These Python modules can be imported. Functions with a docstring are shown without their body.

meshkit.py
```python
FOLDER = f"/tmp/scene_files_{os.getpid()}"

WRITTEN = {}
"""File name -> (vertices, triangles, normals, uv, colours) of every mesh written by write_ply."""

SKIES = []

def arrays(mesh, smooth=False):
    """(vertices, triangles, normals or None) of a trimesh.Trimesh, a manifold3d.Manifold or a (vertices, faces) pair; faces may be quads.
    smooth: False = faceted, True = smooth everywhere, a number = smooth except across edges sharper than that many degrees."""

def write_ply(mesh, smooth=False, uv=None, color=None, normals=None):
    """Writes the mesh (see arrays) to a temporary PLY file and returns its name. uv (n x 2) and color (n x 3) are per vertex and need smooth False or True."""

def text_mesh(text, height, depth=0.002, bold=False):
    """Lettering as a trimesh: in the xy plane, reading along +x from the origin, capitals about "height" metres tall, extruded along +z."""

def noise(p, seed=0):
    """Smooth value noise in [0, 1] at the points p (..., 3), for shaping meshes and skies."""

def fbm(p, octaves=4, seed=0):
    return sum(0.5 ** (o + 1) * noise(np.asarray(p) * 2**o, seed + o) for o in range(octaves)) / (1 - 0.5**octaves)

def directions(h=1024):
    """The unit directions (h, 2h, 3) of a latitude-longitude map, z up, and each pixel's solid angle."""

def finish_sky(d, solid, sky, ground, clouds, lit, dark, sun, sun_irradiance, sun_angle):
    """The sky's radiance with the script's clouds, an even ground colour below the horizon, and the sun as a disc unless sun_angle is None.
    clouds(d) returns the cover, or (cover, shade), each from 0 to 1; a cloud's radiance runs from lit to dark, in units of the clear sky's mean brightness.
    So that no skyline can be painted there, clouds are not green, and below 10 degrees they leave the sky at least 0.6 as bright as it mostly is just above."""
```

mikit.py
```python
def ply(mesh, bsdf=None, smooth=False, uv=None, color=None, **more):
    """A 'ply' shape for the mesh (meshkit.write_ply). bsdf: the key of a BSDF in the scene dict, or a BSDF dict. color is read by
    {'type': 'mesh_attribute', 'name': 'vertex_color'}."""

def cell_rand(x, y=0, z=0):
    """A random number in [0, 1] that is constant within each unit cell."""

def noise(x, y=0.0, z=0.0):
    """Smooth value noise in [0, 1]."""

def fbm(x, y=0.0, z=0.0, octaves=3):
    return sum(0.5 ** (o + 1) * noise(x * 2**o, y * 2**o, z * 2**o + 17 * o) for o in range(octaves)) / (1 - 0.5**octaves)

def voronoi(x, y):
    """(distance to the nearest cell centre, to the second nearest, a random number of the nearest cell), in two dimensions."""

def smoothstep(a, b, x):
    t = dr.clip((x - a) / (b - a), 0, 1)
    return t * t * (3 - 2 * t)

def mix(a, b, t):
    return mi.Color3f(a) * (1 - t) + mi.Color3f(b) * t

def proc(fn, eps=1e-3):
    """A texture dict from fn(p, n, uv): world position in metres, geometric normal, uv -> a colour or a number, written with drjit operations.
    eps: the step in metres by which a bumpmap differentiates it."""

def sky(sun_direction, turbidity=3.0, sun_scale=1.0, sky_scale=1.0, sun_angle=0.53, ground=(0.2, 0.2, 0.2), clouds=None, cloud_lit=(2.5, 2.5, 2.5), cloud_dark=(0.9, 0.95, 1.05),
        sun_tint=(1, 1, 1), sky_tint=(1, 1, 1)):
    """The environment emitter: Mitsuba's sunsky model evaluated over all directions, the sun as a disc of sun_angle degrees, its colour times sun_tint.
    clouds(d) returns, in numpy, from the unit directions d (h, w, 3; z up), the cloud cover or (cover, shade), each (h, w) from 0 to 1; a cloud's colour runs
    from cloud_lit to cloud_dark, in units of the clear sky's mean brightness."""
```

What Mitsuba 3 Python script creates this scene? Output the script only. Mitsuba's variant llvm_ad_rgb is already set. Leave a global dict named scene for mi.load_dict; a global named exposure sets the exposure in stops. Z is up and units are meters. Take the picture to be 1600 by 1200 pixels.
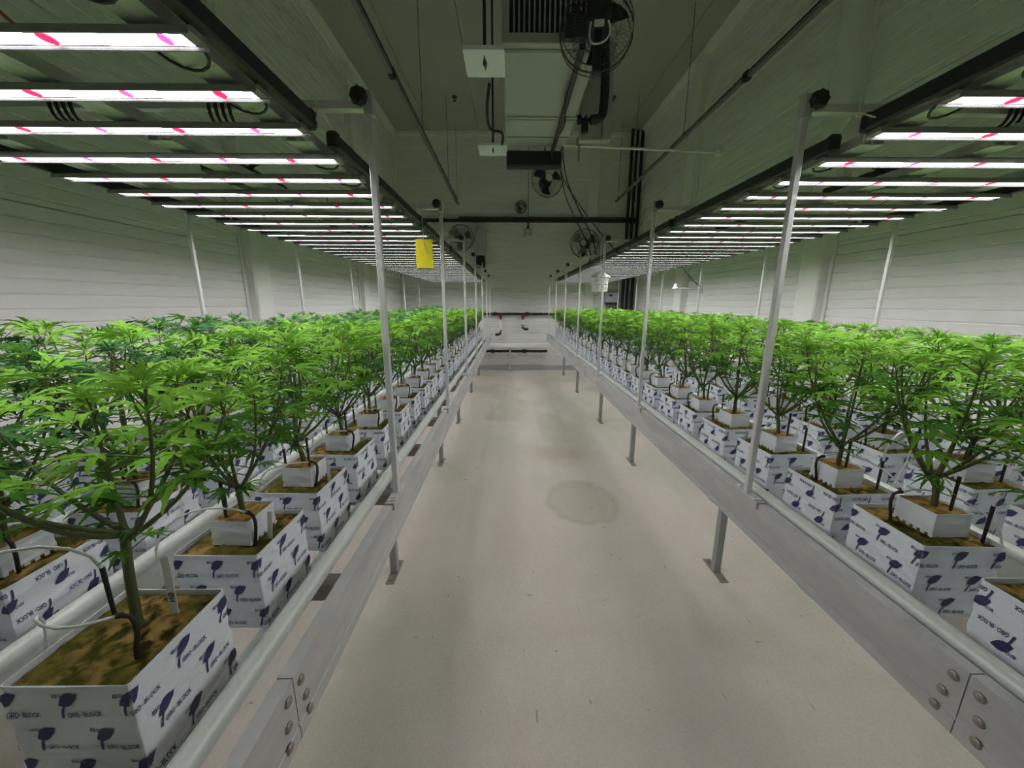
import math, random
import numpy as np, trimesh
import mitsuba as mi
import drjit as dr
import mikit, meshkit
from mikit import proc, fbm, noise, smoothstep, mix
from meshkit import text_mesh

T = mi.ScalarTransform4f
scene, labels = {}, {}
rng = np.random.default_rng(7)
CAM_Z = 1.64

# ------------------------------------------------------------------ camera, light, exposure
F_PX, PITCH, YAW, ROLL = 574.8, 0.2153, 0.0091, -0.0023
def camera():
    fwd = np.array([math.sin(YAW) * math.cos(PITCH), math.cos(YAW) * math.cos(PITCH), -math.sin(PITCH)])
    xa = np.array([math.cos(YAW), -math.sin(YAW), 0.0])
    ua = np.cross(xa, fwd)
    up = math.sin(ROLL) * xa + math.cos(ROLL) * ua
    o = np.array([0, 0, CAM_Z])
    return {'type': 'perspective', 'fov': math.degrees(2 * math.atan(800 / F_PX)), 'fov_axis': 'x', 'near_clip': 0.02, 'far_clip': 60.0,
            'to_world': T().look_at(origin=o.tolist(), target=(o + fwd).tolist(), up=up.tolist())}
scene['camera'] = camera()
exposure = 0.88
LED = (10.9, 10.55, 10.6)          # radiance of the white strips
RED = (1.9, 0.010, 0.10)         # red diodes between them
PINK = (1.9, 0.10, 0.42)

# ------------------------------------------------------------------ materials
def rgb(*c): return {'type': 'rgb', 'value': list(c)}
def princ(name, c, rough=0.5, metal=0.0, spec=0.5, two=True, **k):
    b = {'type': 'principled', 'base_color': c if isinstance(c, dict) else rgb(*c), 'roughness': rough, 'metallic': metal, 'specular': spec, **k}
    scene[name] = {'type': 'twosided', 'bsdf': b} if two else b
def diff(name, c):
    scene[name] = {'type': 'twosided', 'bsdf': {'type': 'diffuse', 'reflectance': c if isinstance(c, dict) else rgb(*c)}}

def wall_fn(p, n, uv):
    d = fbm(p.x * 1.3 + p.y * 1.1, p.z * 2.2, 3.0)
    return mix((0.745, 0.75, 0.735), (0.695, 0.70, 0.685), smoothstep(0.35, 0.75, d) * 0.6)
princ('mat_wall', proc(wall_fn), 0.45, spec=0.4)
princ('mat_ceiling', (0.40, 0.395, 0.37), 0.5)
princ('mat_trim', (0.74, 0.75, 0.72), 0.4)

def floor_fn(p, n, uv):
    a = fbm(p.x * 0.9 + 3.1, p.y * 0.55 + 1.7, 0.0, 4)
    b = fbm(p.x * 3.1, p.y * 2.0 + 9.0, 1.0, 4)
    c = noise(p.x * 170, p.y * 170)
    s = fbm(p.x * 11 + 4, p.y * 2.2, 2.0, 3)
    col = mix((0.71, 0.65, 0.595), (0.63, 0.605, 0.545), smoothstep(0.3, 0.7, a))
    col = mix(col, mi.Color3f(0.735, 0.665, 0.62), smoothstep(0.45, 0.75, b) * 0.65)
    col = mix(col, mi.Color3f(0.50, 0.48, 0.40), smoothstep(0.52, 0.78, fbm(p.x * 1.7 + 8, p.y * 1.1 + 2.3, 4.0, 4)) * 0.55)
    # dried puddle ring and the brownish band beyond it
    dx, dy = (p.x - 0.62) / 0.30, (p.y - 2.83) / 0.33
    r = dr.sqrt(dx * dx + dy * dy) + 0.55 * (fbm(p.x * 5, p.y * 5, 7.0) - 0.5)
    ring = smoothstep(0.72, 0.95, r) * (1 - smoothstep(0.95, 1.12, r))
    col = mix(col, mi.Color3f(0.45, 0.41, 0.31), ring * 0.34 + (1 - smoothstep(0.7, 1.05, r)) * 0.30)
    ex, ey = (p.x - 0.62) / 0.45, (p.y - 3.85) / 0.33
    e = dr.sqrt(ex * ex + ey * ey) + 0.5 * (fbm(p.x * 4, p.y * 6, 3.0) - 0.5)
    col = mix(col, mi.Color3f(0.50, 0.42, 0.29), (1 - smoothstep(0.3, 1.1, e)) * 0.5)
    fx = dr.abs(p.x + 0.02 + 0.05 * (fbm(p.y * 0.9, 3.0, 1.0) - 0.5) - 0.0)
    col = mix(col, mi.Color3f(0.36, 0.34, 0.30), (1 - smoothstep(0.03, 0.20, fx)) * 0.22 * smoothstep(1.2, 2.4, p.y))
    col = col * (0.955 + 0.09 * c) * (0.97 + 0.06 * s)
    sp = noise(p.x * 26 + 5, p.y * 26)
    return mix(col, mi.Color3f(0.30, 0.27, 0.23), smoothstep(0.965, 0.985, sp) * 0.6)
princ('mat_floor', proc(floor_fn), 0.55, spec=0.25)

def galv_fn(p, n, uv):
    d = fbm(p.x * 60, p.y * 22, p.z * 60)
    return mix((0.60, 0.61, 0.60), (0.50, 0.515, 0.51), smoothstep(0.3, 0.7, d))
princ('mat_galv', proc(galv_fn), 0.5, 0.35)
def beam_fn(p, n, uv):
    d = fbm(p.x * 9, p.y * 4, p.z * 14)
    e = noise(p.x * 90, p.y * 45, p.z * 90)
    return mix((0.47, 0.47, 0.465), (0.40, 0.41, 0.405), smoothstep(0.3, 0.7, d)) * (0.96 + 0.08 * e)
princ('mat_beam', proc(beam_fn), 0.42, 0.2)
princ('mat_leg', (0.30, 0.32, 0.32), 0.5, 0.2)
princ('mat_post', (0.68, 0.69, 0.70), 0.38, 0.45)
princ('mat_shade_steel', (0.30, 0.28, 0.25), 0.6, 0.3)
princ('mat_rim', (0.62, 0.66, 0.63), 0.42, 0.1)
princ('mat_bolt', (0.33, 0.31, 0.28), 0.4, 0.7)
princ('mat_slot', (0.06, 0.055, 0.05), 0.6)
princ('mat_black', (0.018, 0.019, 0.022), 0.5)
princ('mat_blackpipe', (0.015, 0.013, 0.013), 0.6)
princ('mat_darkgrey', (0.06, 0.06, 0.062), 0.55)
princ('mat_lip', (0.42, 0.42, 0.43), 0.5)
princ('mat_bar', (0.24, 0.24, 0.245), 0.5)
princ('mat_track', (0.17, 0.18, 0.185), 0.5, 0.2)
princ('mat_gasket', (0.05, 0.05, 0.052), 0.7)
princ('mat_red_cable', (0.32, 0.07, 0.03), 0.5)
princ('mat_white', (0.78, 0.79, 0.78), 0.45)
princ('mat_rope', (0.74, 0.72, 0.60), 0.7)
princ('mat_yellow', (0.90, 0.78, 0.0), 0.45)
princ('mat_acwhite', (0.42, 0.45, 0.43), 0.45)
princ('mat_grey', (0.42, 0.44, 0.45), 0.5)
princ('mat_boxgrey', (0.50, 0.53, 0.60), 0.5)
princ('mat_plate', (0.86, 0.90, 0.92), 0.5)
princ('mat_redvalve', (0.20, 0.02, 0.02), 0.45)
princ('mat_tube', (0.66, 0.70, 0.66), 0.4)
princ('mat_ink', (0.035, 0.035, 0.115), 0.5)
princ('mat_screen', (0.05, 0.06, 0.16), 0.3)
princ('mat_fanblade', (0.16, 0.165, 0.165), 0.45, 0.3)

princ('mat_wrap', (0.73, 0.775, 0.835), 0.28)
def wool_fn(p, n, uv):
    a = fbm(p.x * 48, p.y * 48, p.z * 30, 5)
    b = fbm(p.x * 14 + 5, p.y * 14, 2.0, 3)
    col = mix((0.035, 0.032, 0.010), (0.34, 0.23, 0.075), smoothstep(0.36, 0.66, a))
    return mix(col, mi.Color3f(0.085, 0.095, 0.02), smoothstep(0.42, 0.68, b) * 0.75)
diff('mat_wool', proc(wool_fn))
def cubewool_fn(p, n, uv):
    a = fbm(p.x * 45, p.y * 45, 2.0, 4)
    return mix((0.15, 0.09, 0.025), (0.40, 0.26, 0.09), smoothstep(0.3, 0.65, a))
diff('mat_cubewool', proc(cubewool_fn))
def leaf_mat(name, c, tr=0.34):
    scene[name] = {'type': 'principledthin', 'base_color': c if isinstance(c, dict) else rgb(*c), 'roughness': 0.27, 'diff_trans': tr, 'eta': 1.45}
leaf_mat('mat_leaf_bright', (0.16, 0.35, 0.045))
leaf_mat('mat_leaf', (0.064, 0.175, 0.030))
leaf_mat('mat_leaf_dark', (0.05, 0.135, 0.045))
leaf_mat('mat_foliage', {'type': 'mesh_attribute', 'name': 'vertex_color'})
princ('mat_stem', (0.075, 0.095, 0.03), 0.6)
princ('mat_stemdark', (0.06, 0.055, 0.03), 0.6)

# ------------------------------------------------------------------ mesh helpers
class MB:
    def __init__(s): s.v, s.f, s.n = [], [], 0
    def add(s, v, f):
        v = np.asarray(v, float); f = np.asarray(f, int)
        if f.shape[1] == 4: f = np.vstack([f[:, [0, 1, 2]], f[:, [0, 2, 3]]])
        s.v.append(v); s.f.append(f + s.n); s.n += len(v); return s
    def mesh(s, m): return s.add(m.vertices, m.faces)
    def box(s, a, b, ch=0.0):
        a, b = np.minimum(a, b), np.maximum(a, b)
        if ch:
            e = b - a; c = (a + b) / 2
            return s.mesh(cham_box(e, min(ch, 0.45 * e.min())).apply_translation(c))
        v = np.array([[x, y, z] for x in (a[0], b[0]) for y in (a[1], b[1]) for z in (a[2], b[2])])
        return s.add(v, [[0, 1, 3, 2], [4, 6, 7, 5], [0, 4, 5, 1], [2, 3, 7, 6], [0, 2, 6, 4], [1, 5, 7, 3]])
    def tube(s, pts, r, sides=8, cap=True):
        p = np.asarray(pts, float); r = np.broadcast_to(r, (len(p),))
        t = np.gradient(p, axis=0); t /= np.linalg.norm(t, axis=1, keepdims=True) + 1e-12
        ref = np.array([0, 0, 1.0]) if abs(t[:, 2]).mean() < 0.8 else np.array([1.0, 0, 0])
        a = np.cross(t, ref); a /= np.linalg.norm(a, axis=1, keepdims=True) + 1e-12
        b = np.cross(t, a); g = np.arange(sides) * 2 * np.pi / sides
        v = p[:, None] + r[:, None, None] * (np.cos(g)[None, :, None] * a[:, None] + np.sin(g)[None, :, None] * b[:, None])
        n = len(p); f = []
        for i in range(n - 1):
            for j in range(sides):
                k = (j + 1) % sides
                f.append([i * sides + j, (i + 1) * sides + j, (i + 1) * sides + k, i * sides + k])
        v = v.reshape(-1, 3); s.add(v, f)
        if cap:
            for i, o in ((0, 1), (n - 1, -1)):
                ring = v[i * sides:(i + 1) * sides]
                fan = [[0, j, j + 1] if o < 0 else [0, j + 1, j] for j in range(1, sides - 1)]
                s.add(ring, fan)
        return s
    def cyl(s, a, b, r, sides=12): return s.tube([a, b], r, sides)
    def prism_y(s, poly, y0, y1):      # closed polygon in x,z swept along y
        poly = np.asarray(poly, float); n = len(poly)
        v = np.vstack([np.c_[poly[:, 0], np.full(n, y0), poly[:, 1]], np.c_[poly[:, 0], np.full(n, y1), poly[:, 1]]])
        s.add(v, [[i, (i + 1) % n, n + (i + 1) % n, n + i] for i in range(n)])
        tri = ear(poly)
        s.add(v[:n], tri); return s.add(v[n:], tri[:, ::-1])
    def tm(s): return trimesh.Trimesh(np.vstack(s.v), np.vstack(s.f), process=False)
def ear(poly):
    from shapely.geometry import Polygon
    import mapbox_earcut as me
    try: t = me.triangulate_float64(np.asarray(poly, float), np.array([len(poly)], np.uint32))
    except Exception: t = me.triangulate_float64(np.asarray(poly, float), np.array([len(poly)]))
    return np.asarray(t, int).reshape(-1, 3)
def cham_box(e, c):
    h = np.asarray(e) / 2; pts = []
    for sx in (-1, 1):
        for sy in (-1, 1):
            for sz in (-1, 1):
                k = np.array([sx, sy, sz])
                for ax in range(3):
                    q = h - c; q = q.copy(); q[ax] = h[ax]; pts.append(k * q)
    return trimesh.convex.convex_hull(np.array(pts))
def rbox(a, b, ch=0.003): return MB().box(a, b, ch).tm()
def curve(pts, n=14):
    from scipy.interpolate import CubicSpline
    p = np.asarray(pts, float); t = np.r_[0, np.cumsum(np.linalg.norm(np.diff(p, axis=0), axis=1))]
    return CubicSpline(t, p)(np.linspace(0, t[-1], n))

used = {}
def numbered(name):
    k = used.get(name, -1) + 1; used[name] = k
    return name if k == 0 else f'{name}_{k:03d}'
def thing(name, label, cat, group=None):
    key = numbered(name); labels[key] = {'label': label, 'category': cat}
    if group: labels[key]['group'] = group
    return key
def part(parent, name, mesh, mat, smooth=False, tw=None, label=None, kind=None, **more):
    key = numbered(parent + '__' + name)
    d = dict(mesh) if isinstance(mesh, dict) else mikit.ply(mesh.tm() if isinstance(mesh, MB) else mesh, mat, smooth, **more)
    if tw is not None: d['to_world'] = tw
    scene[key] = d
    if label or kind:
        labels[key] = {}
        if label: labels[key]['label'] = label
        if kind: labels[key]['kind'] = kind
    return key
def one(name, mesh, mat, label, cat, smooth=False, tw=None, group=None):
    key = thing(name, label, cat, group)
    d = dict(mesh) if isinstance(mesh, dict) else mikit.ply(mesh.tm() if isinstance(mesh, MB) else mesh, mat, smooth)
    if tw is not None: d['to_world'] = tw
    scene[key] = d; return key
def struct(name, mesh=None, mat=None, label=None, smooth=False):
    if mesh is not None: scene[name] = mikit.ply(mesh.tm() if isinstance(mesh, MB) else mesh, mat, smooth)
    labels[name] = {'kind': 'structure', 'label': label or name.replace('_', ' ')}
    return name
ORD = 'first second third fourth fifth sixth seventh eighth ninth tenth eleventh twelfth thirteenth fourteenth fifteenth sixteenth seventeenth eighteenth nineteenth twentieth twenty-first twenty-second twenty-third twenty-fourth twenty-fifth twenty-sixth twenty-seventh twenty-eighth twenty-ninth thirtieth'.split()

# ------------------------------------------------------------------ room shell
XL, XR, YB, Y0, ZC = -2.59, 3.00, 9.17, -2.6, 5.36
struct('floor', rbox((XL - .2, Y0 - .2, -0.1), (XR + .2, YB + .2, 0.0), 0.0), 'mat_floor', 'pale stained concrete floor of the grow room')

def ribbed(h0, h1, pitch=0.08, g=0.016, d=0.009):
    """profile (height, depth) of a metal panel with fine horizontal grooves, depth growing into the wall"""
    out, z = [(h0, 0.004), (h0 + 0.004, 0.0)], h0 + pitch * 0.5
    while z < h1 - 0.03:
        out += [(z - g / 2, 0), (z, d), (z + g / 2, 0)]; z += pitch
    return np.array(out + [(h1 - 0.004, 0.0), (h1, 0.004)])
def wall_panel(axis, at, sgn, s0, s1, h0, h1):
    pr = ribbed(h0, h1); n = len(pr)
    def pts(s):
        off = at + sgn * pr[:, 1]
        return np.c_[off, np.full(n, s), pr[:, 0]] if axis == 'x' else np.c_[np.full(n, s), off, pr[:, 0]]
    v = np.vstack([pts(s0), pts(s1)])
    f = [[i, n + i, n + i + 1, i + 1] for i in range(n - 1)]
    back = at + sgn * 0.08          # closed box behind the skin
    bv = [[back, s, h] if axis == 'x' else [s, back, h] for s in (s0, s1) for h in (h0, h1)]
    m = MB().add(v, f); m.add(bv, [[0, 1, 3, 2]])
    return m
HS = [0.0, 1.08, 2.16, 3.24, 4.32, ZC]
def wall(name, axis, at, sgn, cuts, label):
    struct(name, label=label)
    bk = MB()
    if axis == 'x': bk.box((at + sgn * 0.05, cuts[0], 0), (at + sgn * 0.15, cuts[-1], ZC))
    else: bk.box((cuts[0], at + sgn * 0.05, 0), (cuts[-1], at + sgn * 0.15, ZC))
    part(name, 'core', bk, 'mat_trim')
    for a, b in zip(cuts[:-1], cuts[1:]):
        for h0, h1 in zip(HS[:-1], HS[1:]):
            part(name, 'panel', wall_panel(axis, at, sgn, a + 0.002, b - 0.002, h0 + 0.0015, h1 - 0.0015), 'mat_wall')
wall('wall_left', 'x', XL, -1, [Y0, 1.0, 3.9, 6.72, YB], 'white ribbed metal panel wall on the left')
wall('wall_right', 'x', XR, 1, [Y0, 0.78, 3.68, 6.5, YB], 'white ribbed metal panel wall on the right')
wall('wall_back', 'y', YB, 1, [XL, -0.72, 1.95, XR], 'white ribbed metal panel wall at the far end')
wall('wall_front', 'y', Y0, -1, [XL, 0.2, XR], 'white ribbed metal panel wall behind the camera')
struct('ceiling', label='white insulated panel ceiling')
part('ceiling', 'core', MB().box((XL - .2, Y0 - .2, ZC + 0.03), (XR + .2, YB + .2, ZC + 0.12)), 'mat_trim')
for a, b in zip([XL, -1.75, -0.68, 0.40, 1.48, 2.56], [-1.75, -0.68, 0.40, 1.48, 2.56, XR]):
    part('ceiling', 'panel', rbox((a + 0.003, Y0, ZC), (b - 0.003, YB, ZC + 0.05), 0.004), 'mat_ceiling')
# corner coves and pilasters
def cove(x, z, sx):
    return MB().prism_y([(x, z), (x + sx * 0.10, z), (x + sx * 0.10, z - 0.012), (x + sx * 0.02, z - 0.10), (x, z - 0.10)], Y0, YB)
struct('trim_1', cove(XL, ZC, 1), 'mat_trim', 'white cove trim between left wall and ceiling')
struct('trim_2', cove(XR, ZC, -1), 'mat_trim', 'white cove trim between right wall and ceiling')
struct('trim_3', MB().box((XL, YB - 0.06, ZC - 0.09), (XR, YB, ZC), 0.01), 'mat_trim', 'white trim between far wall and ceiling')
struct('trim_4', MB().box((XL, YB - 0.05, 0), (XL + 0.05, YB, ZC), 0.008), 'mat_trim', 'white corner trim at the far left corner')
struct('trim_5', MB().box((XR - 0.05, YB - 0.05, 0), (XR, YB, ZC), 0.008), 'mat_trim', 'white corner trim at the far right corner')
k = 6
for x, sx, ys in ((XL, 1, (1.0, 3.9, 6.72)), (XR, -1, (0.78, 3.68, 6.5))):
    for y in ys:
        m = MB().box((x, y - 0.13, 0), (x + sx * 0.10, y + 0.13, ZC - 0.1), 0.012)
        m.box((x, y - 0.16, 0), (x + sx * 0.02, y + 0.16, ZC - 0.1), 0.004)
        struct(f'trim_{k}', m, 'mat_trim', 'white pilaster on the %s wall' % ('left' if sx > 0 else 'right')); k += 1
struct(f'trim_{k}', MB().box((1.82, YB - 0.05, 0), (2.06, YB, ZC - 0.09), 0.01), 'mat_trim', 'white pilaster on the far wall'); k += 1
struct('baseboard_back', MB().box((XL, YB - 0.03, 0), (XR, YB, 0.12), 0.006), 'mat_grey', 'grey skirting at the foot of the far wall')

# ------------------------------------------------------------------ benches
Z = lambda r: CAM_Z + r          # heights measured from the camera
SIDES = {'left': dict(s=-1, beam=-0.406, post=-0.417, outer=-1.97, rows=[-0.594, -1.05, -1.505], leg=-0.71, pipe=0.092),
         'right': dict(s=1, beam=0.8815, post=0.895, outer=2.42, rows=[1.03, 1.502, 1.97], leg=1.30, pipe=0.075)}
POST_Y = [1.254 + 1.1806 * i for i in range(7)]
BEAM_T, BEAM_B, KNOB, LEDZ = Z(-0.689), Z(-0.838), Z(0.591), Z(0.46)
BLOCK_T, BLOCK_B = Z(-0.583), Z(-0.787)
BENCH_Y0, BENCH_Y1 = -0.9, 8.62

def slot_bolt(x, y, z, s):
    m = MB(); pts = [(0.010, 0.0), (0.0095, 0.0025), (0.0075, 0.0045), (0.0, 0.0055)]
    ang = np.linspace(0, 2 * np.pi, 14, endpoint=False); v = []
    for r, h in pts: v += [[x - s * h, y + r * math.cos(a), z + r * math.sin(a)] for a in ang]
    f = [[i * 14 + j, i * 14 + (j + 1) % 14, (i + 1) * 14 + (j + 1) % 14, (i + 1) * 14 + j] for i in range(3) for j in range(14)]
    return m.add(v, f)
def beam_profile(x, s):
    # outer face at x, bench side along +s: C channel with a step line near its foot
    t, fl = 0.004, 0.030
    H0, H1 = BEAM_B, BEAM_T
    return [(x, H1), (x, H0 + 0.045), (x + s * 0.002, H0 + 0.043), (x + s * 0.002, H0 + 0.036), (x - s * 0.001, H0 + 0.034), (x - s * 0.001, H0 + 0.004), (x + s * 0.002, H0),
            (x + s * fl, H0), (x + s * fl, H0 + t), (x + s * t, H0 + t), (x + s * t, H1 - t), (x + s * fl, H1 - t), (x + s * fl, H1)]
JOINTS = [0.560, 4.17, 7.78]
WORDS_SIDE = {'left': 'left', 'right': 'right'}
for side, P in SIDES.items():
    s = P['s']
    ys = [BENCH_Y0] + JOINTS + [BENCH_Y1]
    bench = thing('grow_bench', f'long galvanised steel grow bench along the {side} of the aisle', 'bench')
    P['key'] = bench
    for a, b in zip(ys[:-1], ys[1:]):
        pr = beam_profile(P['beam'], s)
        bk = part(bench, 'aisle_beam', MB().prism_y(pr if s > 0 else pr, a + 0.0012, b - 0.0012), 'mat_beam')
        for y in (a, b):
            if y in JOINTS:
                q = 0.035 if y == a else -0.035
                for dz, e in ((0.028, 0.6), (0.075, 0.85), (0.118, 1.0)):
                    yy = y + q * e
                    bb = part(bench, 'bolt', slot_bolt(P['beam'], yy, BEAM_T - dz, s), 'mat_bolt', smooth=40)
    ox = P['outer'] + s * 0.02
    pr = beam_profile(ox, -s)
    part(bench, 'outer_beam', MB().prism_y(pr, BENCH_Y0, BENCH_Y1), 'mat_beam')
    cr = mikit.ply(MB().box((0, -0.026, -0.055), (1, 0.026, 0.0), 0.004).tm(), 'mat_shade_steel')
    x0, x1 = sorted((P['beam'] + s * 0.006, ox - s * 0.006))
    for i in range(18):
        y = -0.62 + 0.52 * i
        if y < BENCH_Y1 - 0.05:
            part(bench, 'cross_member', cr, None, tw=T().translate([x0, y, BLOCK_B - 0.006]).scale([x1 - x0, 1, 1]))
    for lx in (P['leg'], P['outer'] - s * 0.32):
        for y in (0.42, 2.0, 3.63, 5.0, 6.81, 8.56):
            m = MB().box((lx - 0.021, y - 0.021, 0.006), (lx + 0.021, y + 0.021, BLOCK_B - 0.06), 0.003)
            lk = part(bench, 'leg', m, 'mat_leg')
            m = MB().box((lx - 0.026, y - 0.105, 0.0), (lx + 0.026, y + 0.105, 0.006), 0.002)
            for dy in (-0.075, 0.075): m.cyl((lx, y + dy, 0.004), (lx, y + dy, 0.016), 0.009, 6)
            part(lk, 'base_plate', m, 'mat_shade_steel')
    # small clips over the beam flange at the posts
    for y in POST_Y[:5]:
        m = MB().box((P['beam'] - s * 0.004, y - 0.085, BEAM_T - 0.022), (P['beam'] + s * 0.002, y - 0.078, BEAM_T + 0.003)).box((P['beam'] - s * 0.004, y - 0.085, BEAM_T), (P['beam'] + s * 0.03, y - 0.078, BEAM_T + 0.004))
        part(bench, 'clip', m, 'mat_bolt')
    # gutters: a rolled rim towards the aisle, a web and two narrow ledges that carry the blocks
    for i, fx in enumerate(P['rows']):
        where = ('nearest the aisle', 'in the middle', 'nearest the wall')[i]
        g = thing('grow_gutter', f'white rolled-rim gutter rail {where} of the {side} bench', 'gutter')
        rx = fx - s * P['pipe'] if i == 0 else fx - s * 0.045
        rz = Z(-0.700)
        part(g, 'rim', MB().tube([[rx, BENCH_Y0 + .02, rz], [rx, BENCH_Y1 - .03, rz]], 0.0215, 20), 'mat_rim', smooth=50)
        wx = rx if i == 0 else rx - s * 0.0185
        m = MB().box((wx, BENCH_Y0 + .02, BLOCK_B - 0.005 if i else rz - 0.03), (wx + s * 0.003, BENCH_Y1 - .03, rz))
        m.box((fx - s * 0.012, BENCH_Y0 + .02, BLOCK_B - 0.004), (fx + s * 0.02, BENCH_Y1 - .03, BLOCK_B - 0.001))
        m.box((fx + s * 0.17, BENCH_Y0 + .02, BLOCK_B - 0.004), (fx + s * 0.215, BENCH_Y1 - .03, BLOCK_B - 0.001))
        m.box((fx + s * 0.212, BENCH_Y0 + .02, BLOCK_B - 0.005), (fx + s * 0.215, BENCH_Y1 - .03, BLOCK_B + 0.03))
        part(g, 'ledge', m, 'mat_rim')

# ------------------------------------------------------------------ posts and cross arms
def star_knob(c, r=0.026, h=0.022):
    a = np.arange(16) * np.pi / 8; rr = np.where(np.arange(16) % 2 == 0, r, r * 0.86)
    ring = lambda y, k: np.c_[c[0] + k * rr * np.cos(a), np.full(16, c[1] + y), c[2] + k * rr * np.sin(a)]
    v = np.vstack([ring(0, .9), ring(-0.004, 1), ring(-h + .004, 1), ring(-h, .85), [[c[0], c[1], c[2]]], [[c[0], c[1] - h, c[2]]]])
    f = [[i * 16 + j, i * 16 + (j + 1) % 16, (i + 1) * 16 + (j + 1) % 16, (i + 1) * 16 + j] for i in range(3) for j in range(16)]
    m = MB().add(v, f); m.add(v, [[64, (j + 1) % 16, j] for j in range(16)]); m.add(v, [[65, 48 + j, 48 + (j + 1) % 16] for j in range(16)])
    m.cyl((c[0], c[1] - 0.001, c[2]), (c[0], c[1] + 0.02, c[2]), 0.012, 10)
    return m
ARM_Z = KNOB - 0.018
for side, P in SIDES.items():
    s = P['s']
    for i, y in enumerate(POST_Y):
        px = P['post']
        fr = thing('light_frame', f'{ORD[i]} aluminium post and cross arm frame from the camera on the {side} bench', 'frame')
        k = part(fr, 'post', rbox((px - 0.010, y - 0.010, BEAM_T + 0.003), (px + 0.010, y + 0.010, KNOB + 0.008), 0.002), 'mat_post')
        m = MB().box((px - 0.016, y - 0.06, BEAM_T), (px + 0.016, y + 0.06, BEAM_T + 0.004), 0.001)
        for dy in (-0.042, 0.042): m.cyl((px, y + dy, BEAM_T + 0.003), (px, y + dy, BEAM_T + 0.009), 0.006, 6)
        part(k, 'base_plate', m, 'mat_galv')
        part(fr, 'bracket', rbox((px - 0.014, y - 0.014, KNOB - 0.045), (px + 0.014, y + 0.014, KNOB + 0.022), 0.003), 'mat_grey')
        part(fr, 'knob', star_knob((px + s * 0.022, y - 0.012, KNOB)), 'mat_black', label='black star knob')
        part(fr, 'cross_arm', rbox((px + s * 0.012, y - 0.0125, ARM_Z - 0.0125), (P['outer'], y + 0.0125, ARM_Z + 0.0125), 0.002), 'mat_post')
        ob = BEAM_T + 0.0
        part(fr, 'post', rbox((P['outer'] - 0.010, y - 0.010, ob), (P['outer'] + 0.010, y + 0.010, KNOB + 0.01), 0.002), 'mat_post')

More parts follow.
